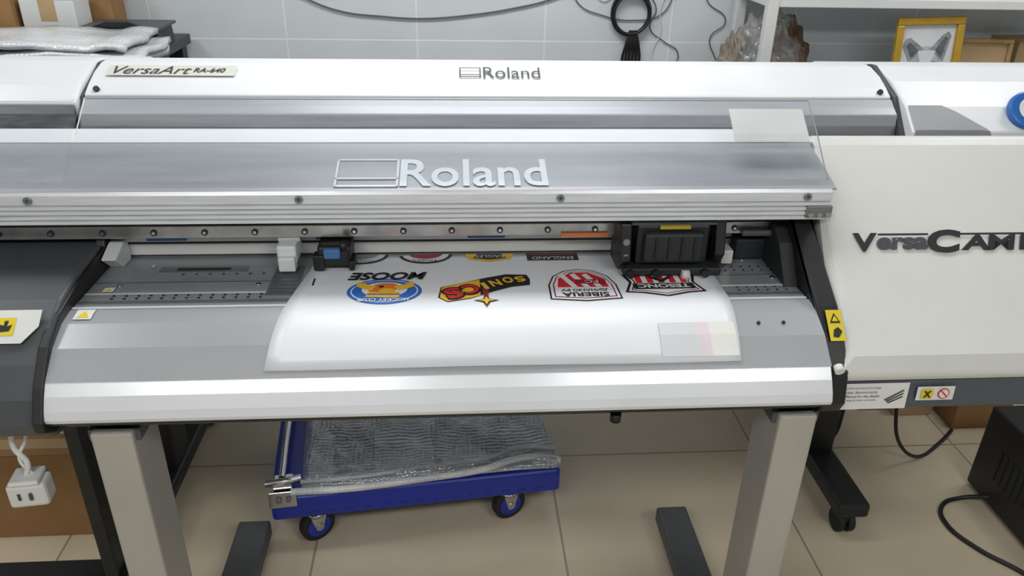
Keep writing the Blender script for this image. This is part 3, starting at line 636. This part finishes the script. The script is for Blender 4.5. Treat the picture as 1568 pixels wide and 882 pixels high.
carton('parcel_box',2.42,2.7,3.3,3.5,.20,card2,1.235)
PB=empty('plastic_bag',(1.33,3.35,1.236))
def blob(name,cx,cy,z0,rx,ry,rz,mat,amp,parent,sd=0):
    bm=bmesh.new(); bmesh.ops.create_icosphere(bm,subdivisions=5,radius=1)
    for v in bm.verts:
        p=v.co.copy(); n=1+amp*(math.sin(p.x*7+sd)*math.cos(p.z*6+p.y*5+sd)+.5*math.sin(p.z*15+p.x*11+sd)+.35*math.sin(p.z*28+p.x*25+p.y*20))
        s=1-.45*max(0,p.z)
        v.co=Vector((cx+p.x*rx*n*s,cy+p.y*ry*n,z0+(p.z+.85)*rz*n if p.z>-.85 else z0))
    me=bpy.data.meshes.new(name); bm.to_mesh(me); bm.free(); me.materials.append(mat)
    for f in me.polygons: f.use_smooth=True
    return link(bpy.data.objects.new(name,me),parent)
blob('brown_contents',1.43,3.36,1.236,.085,.07,.150,brown,.08,PB,1)
blob('clear_bag',1.33,3.36,1.236,.17,.09,.165,bag,.09,PB,3)
blob('wrapped_contents',1.20,3.36,1.236,.07,.06,.12,M('bag_tan','8d8478',.5,0,.3,15),.1,PB,5)

TH=empty('digital_thermometer',(1.6,2.1,1.46))
f0=Vector((1.60,2.055,1.448)); fn=Vector((0,-.75,.55)).normalized()
cyl('dial_body',f0+Vector((0,.025,.0)),f0+Vector((0,.025,0))+fn*.024,.055,M('dial_blue','2460a8',.35),TH,40,bevel=.005)
O_=f0+Vector((0,.025,0))+fn*.0248; dax=Vector((1,0,0)); day=fn.cross(dax)
dec('dial_face',ell(.032,.032),O_,dax,day,lab,TH,.0004); dec('dial_screen',rect(.036,.022,0,.006),O_,dax,day,greyi,TH,.0008)
text('dial_digits','25.4',O_+day*.006+fn*.0012,dax,day,.024,.012,ink,TH)
cyl('dial_stand',f0+Vector((0,.03,-.012)),f0+Vector((0,.06,.005)),.012,dark,TH,12)

# ---------------------------------------------------------------- lights
def area(name,x,y,z,sx,sy,p,colr=(.98,.988,1)):
    e=empty(name,(x,y,z))
    em=bpy.data.materials.new(name+'_m'); em.use_nodes=True; b=em.node_tree.nodes['Principled BSDF']
    b.inputs['Emission Color'].default_value=(*colr,1); b.inputs['Emission Strength'].default_value=4; b.inputs['Base Color'].default_value=(.9,.9,.9,1)
    box('housing',x-sx/2-.03,x+sx/2+.03,y-sy/2-.03,y+sy/2+.03,z+.012,3.0,plaster,e,.004)
    box('diffuser',x-sx/2,x+sx/2,y-sy/2,y+sy/2,z+.004,z+.012,em,e,0)
    l=bpy.data.lights.new(name+'_lamp','AREA'); l.shape='RECTANGLE'; l.size=sx; l.size_y=sy; l.energy=p; l.color=colr
    o=bpy.data.objects.new(name+'_lamp',l); o.location=(x,y,z); link(o,e)
area('ceiling_light',-1.0,-.55,2.93,1.2,.5,27)
area('ceiling_light',1.3,-.55,2.93,1.2,.5,27)
area('ceiling_light',.1,2.35,2.93,1.4,.5,22)
area('ceiling_light',2.4,2.5,2.93,.6,.6,13)
area('ceiling_light',-2.2,2.0,2.93,.6,.6,13)
w=bpy.data.worlds.new('World'); sc.world=w; w.use_nodes=True
w.node_tree.nodes['Background'].inputs[0].default_value=(.8,.85,.9,1); w.node_tree.nodes['Background'].inputs[1].default_value=.3

# ---------------------------------------------------------------- camera
psi=math.radians(4.6); thv=math.radians(27); rl=math.radians(1.3)
fh=Vector((math.sin(psi),math.cos(psi),0)); rh=Vector((math.cos(psi),-math.sin(psi),0)); Z=Vector((0,0,1))
fw=fh*math.cos(thv)-Z*math.sin(thv); up=fh*math.sin(thv)+Z*math.cos(thv)
cx=rh*math.cos(rl)+up*math.sin(rl); cy=-rh*math.sin(rl)+up*math.cos(rl)
cam=bpy.data.cameras.new('camera'); cam.sensor_width=36; cam.lens=36*1200/1568; cam.clip_start=.02
co=bpy.data.objects.new('camera',cam); col.objects.link(co)
m=Matrix((cx,cy,-fw)).transposed().to_4x4(); m.translation=Vector((0,0,H)); co.matrix_world=m
sc.camera=co
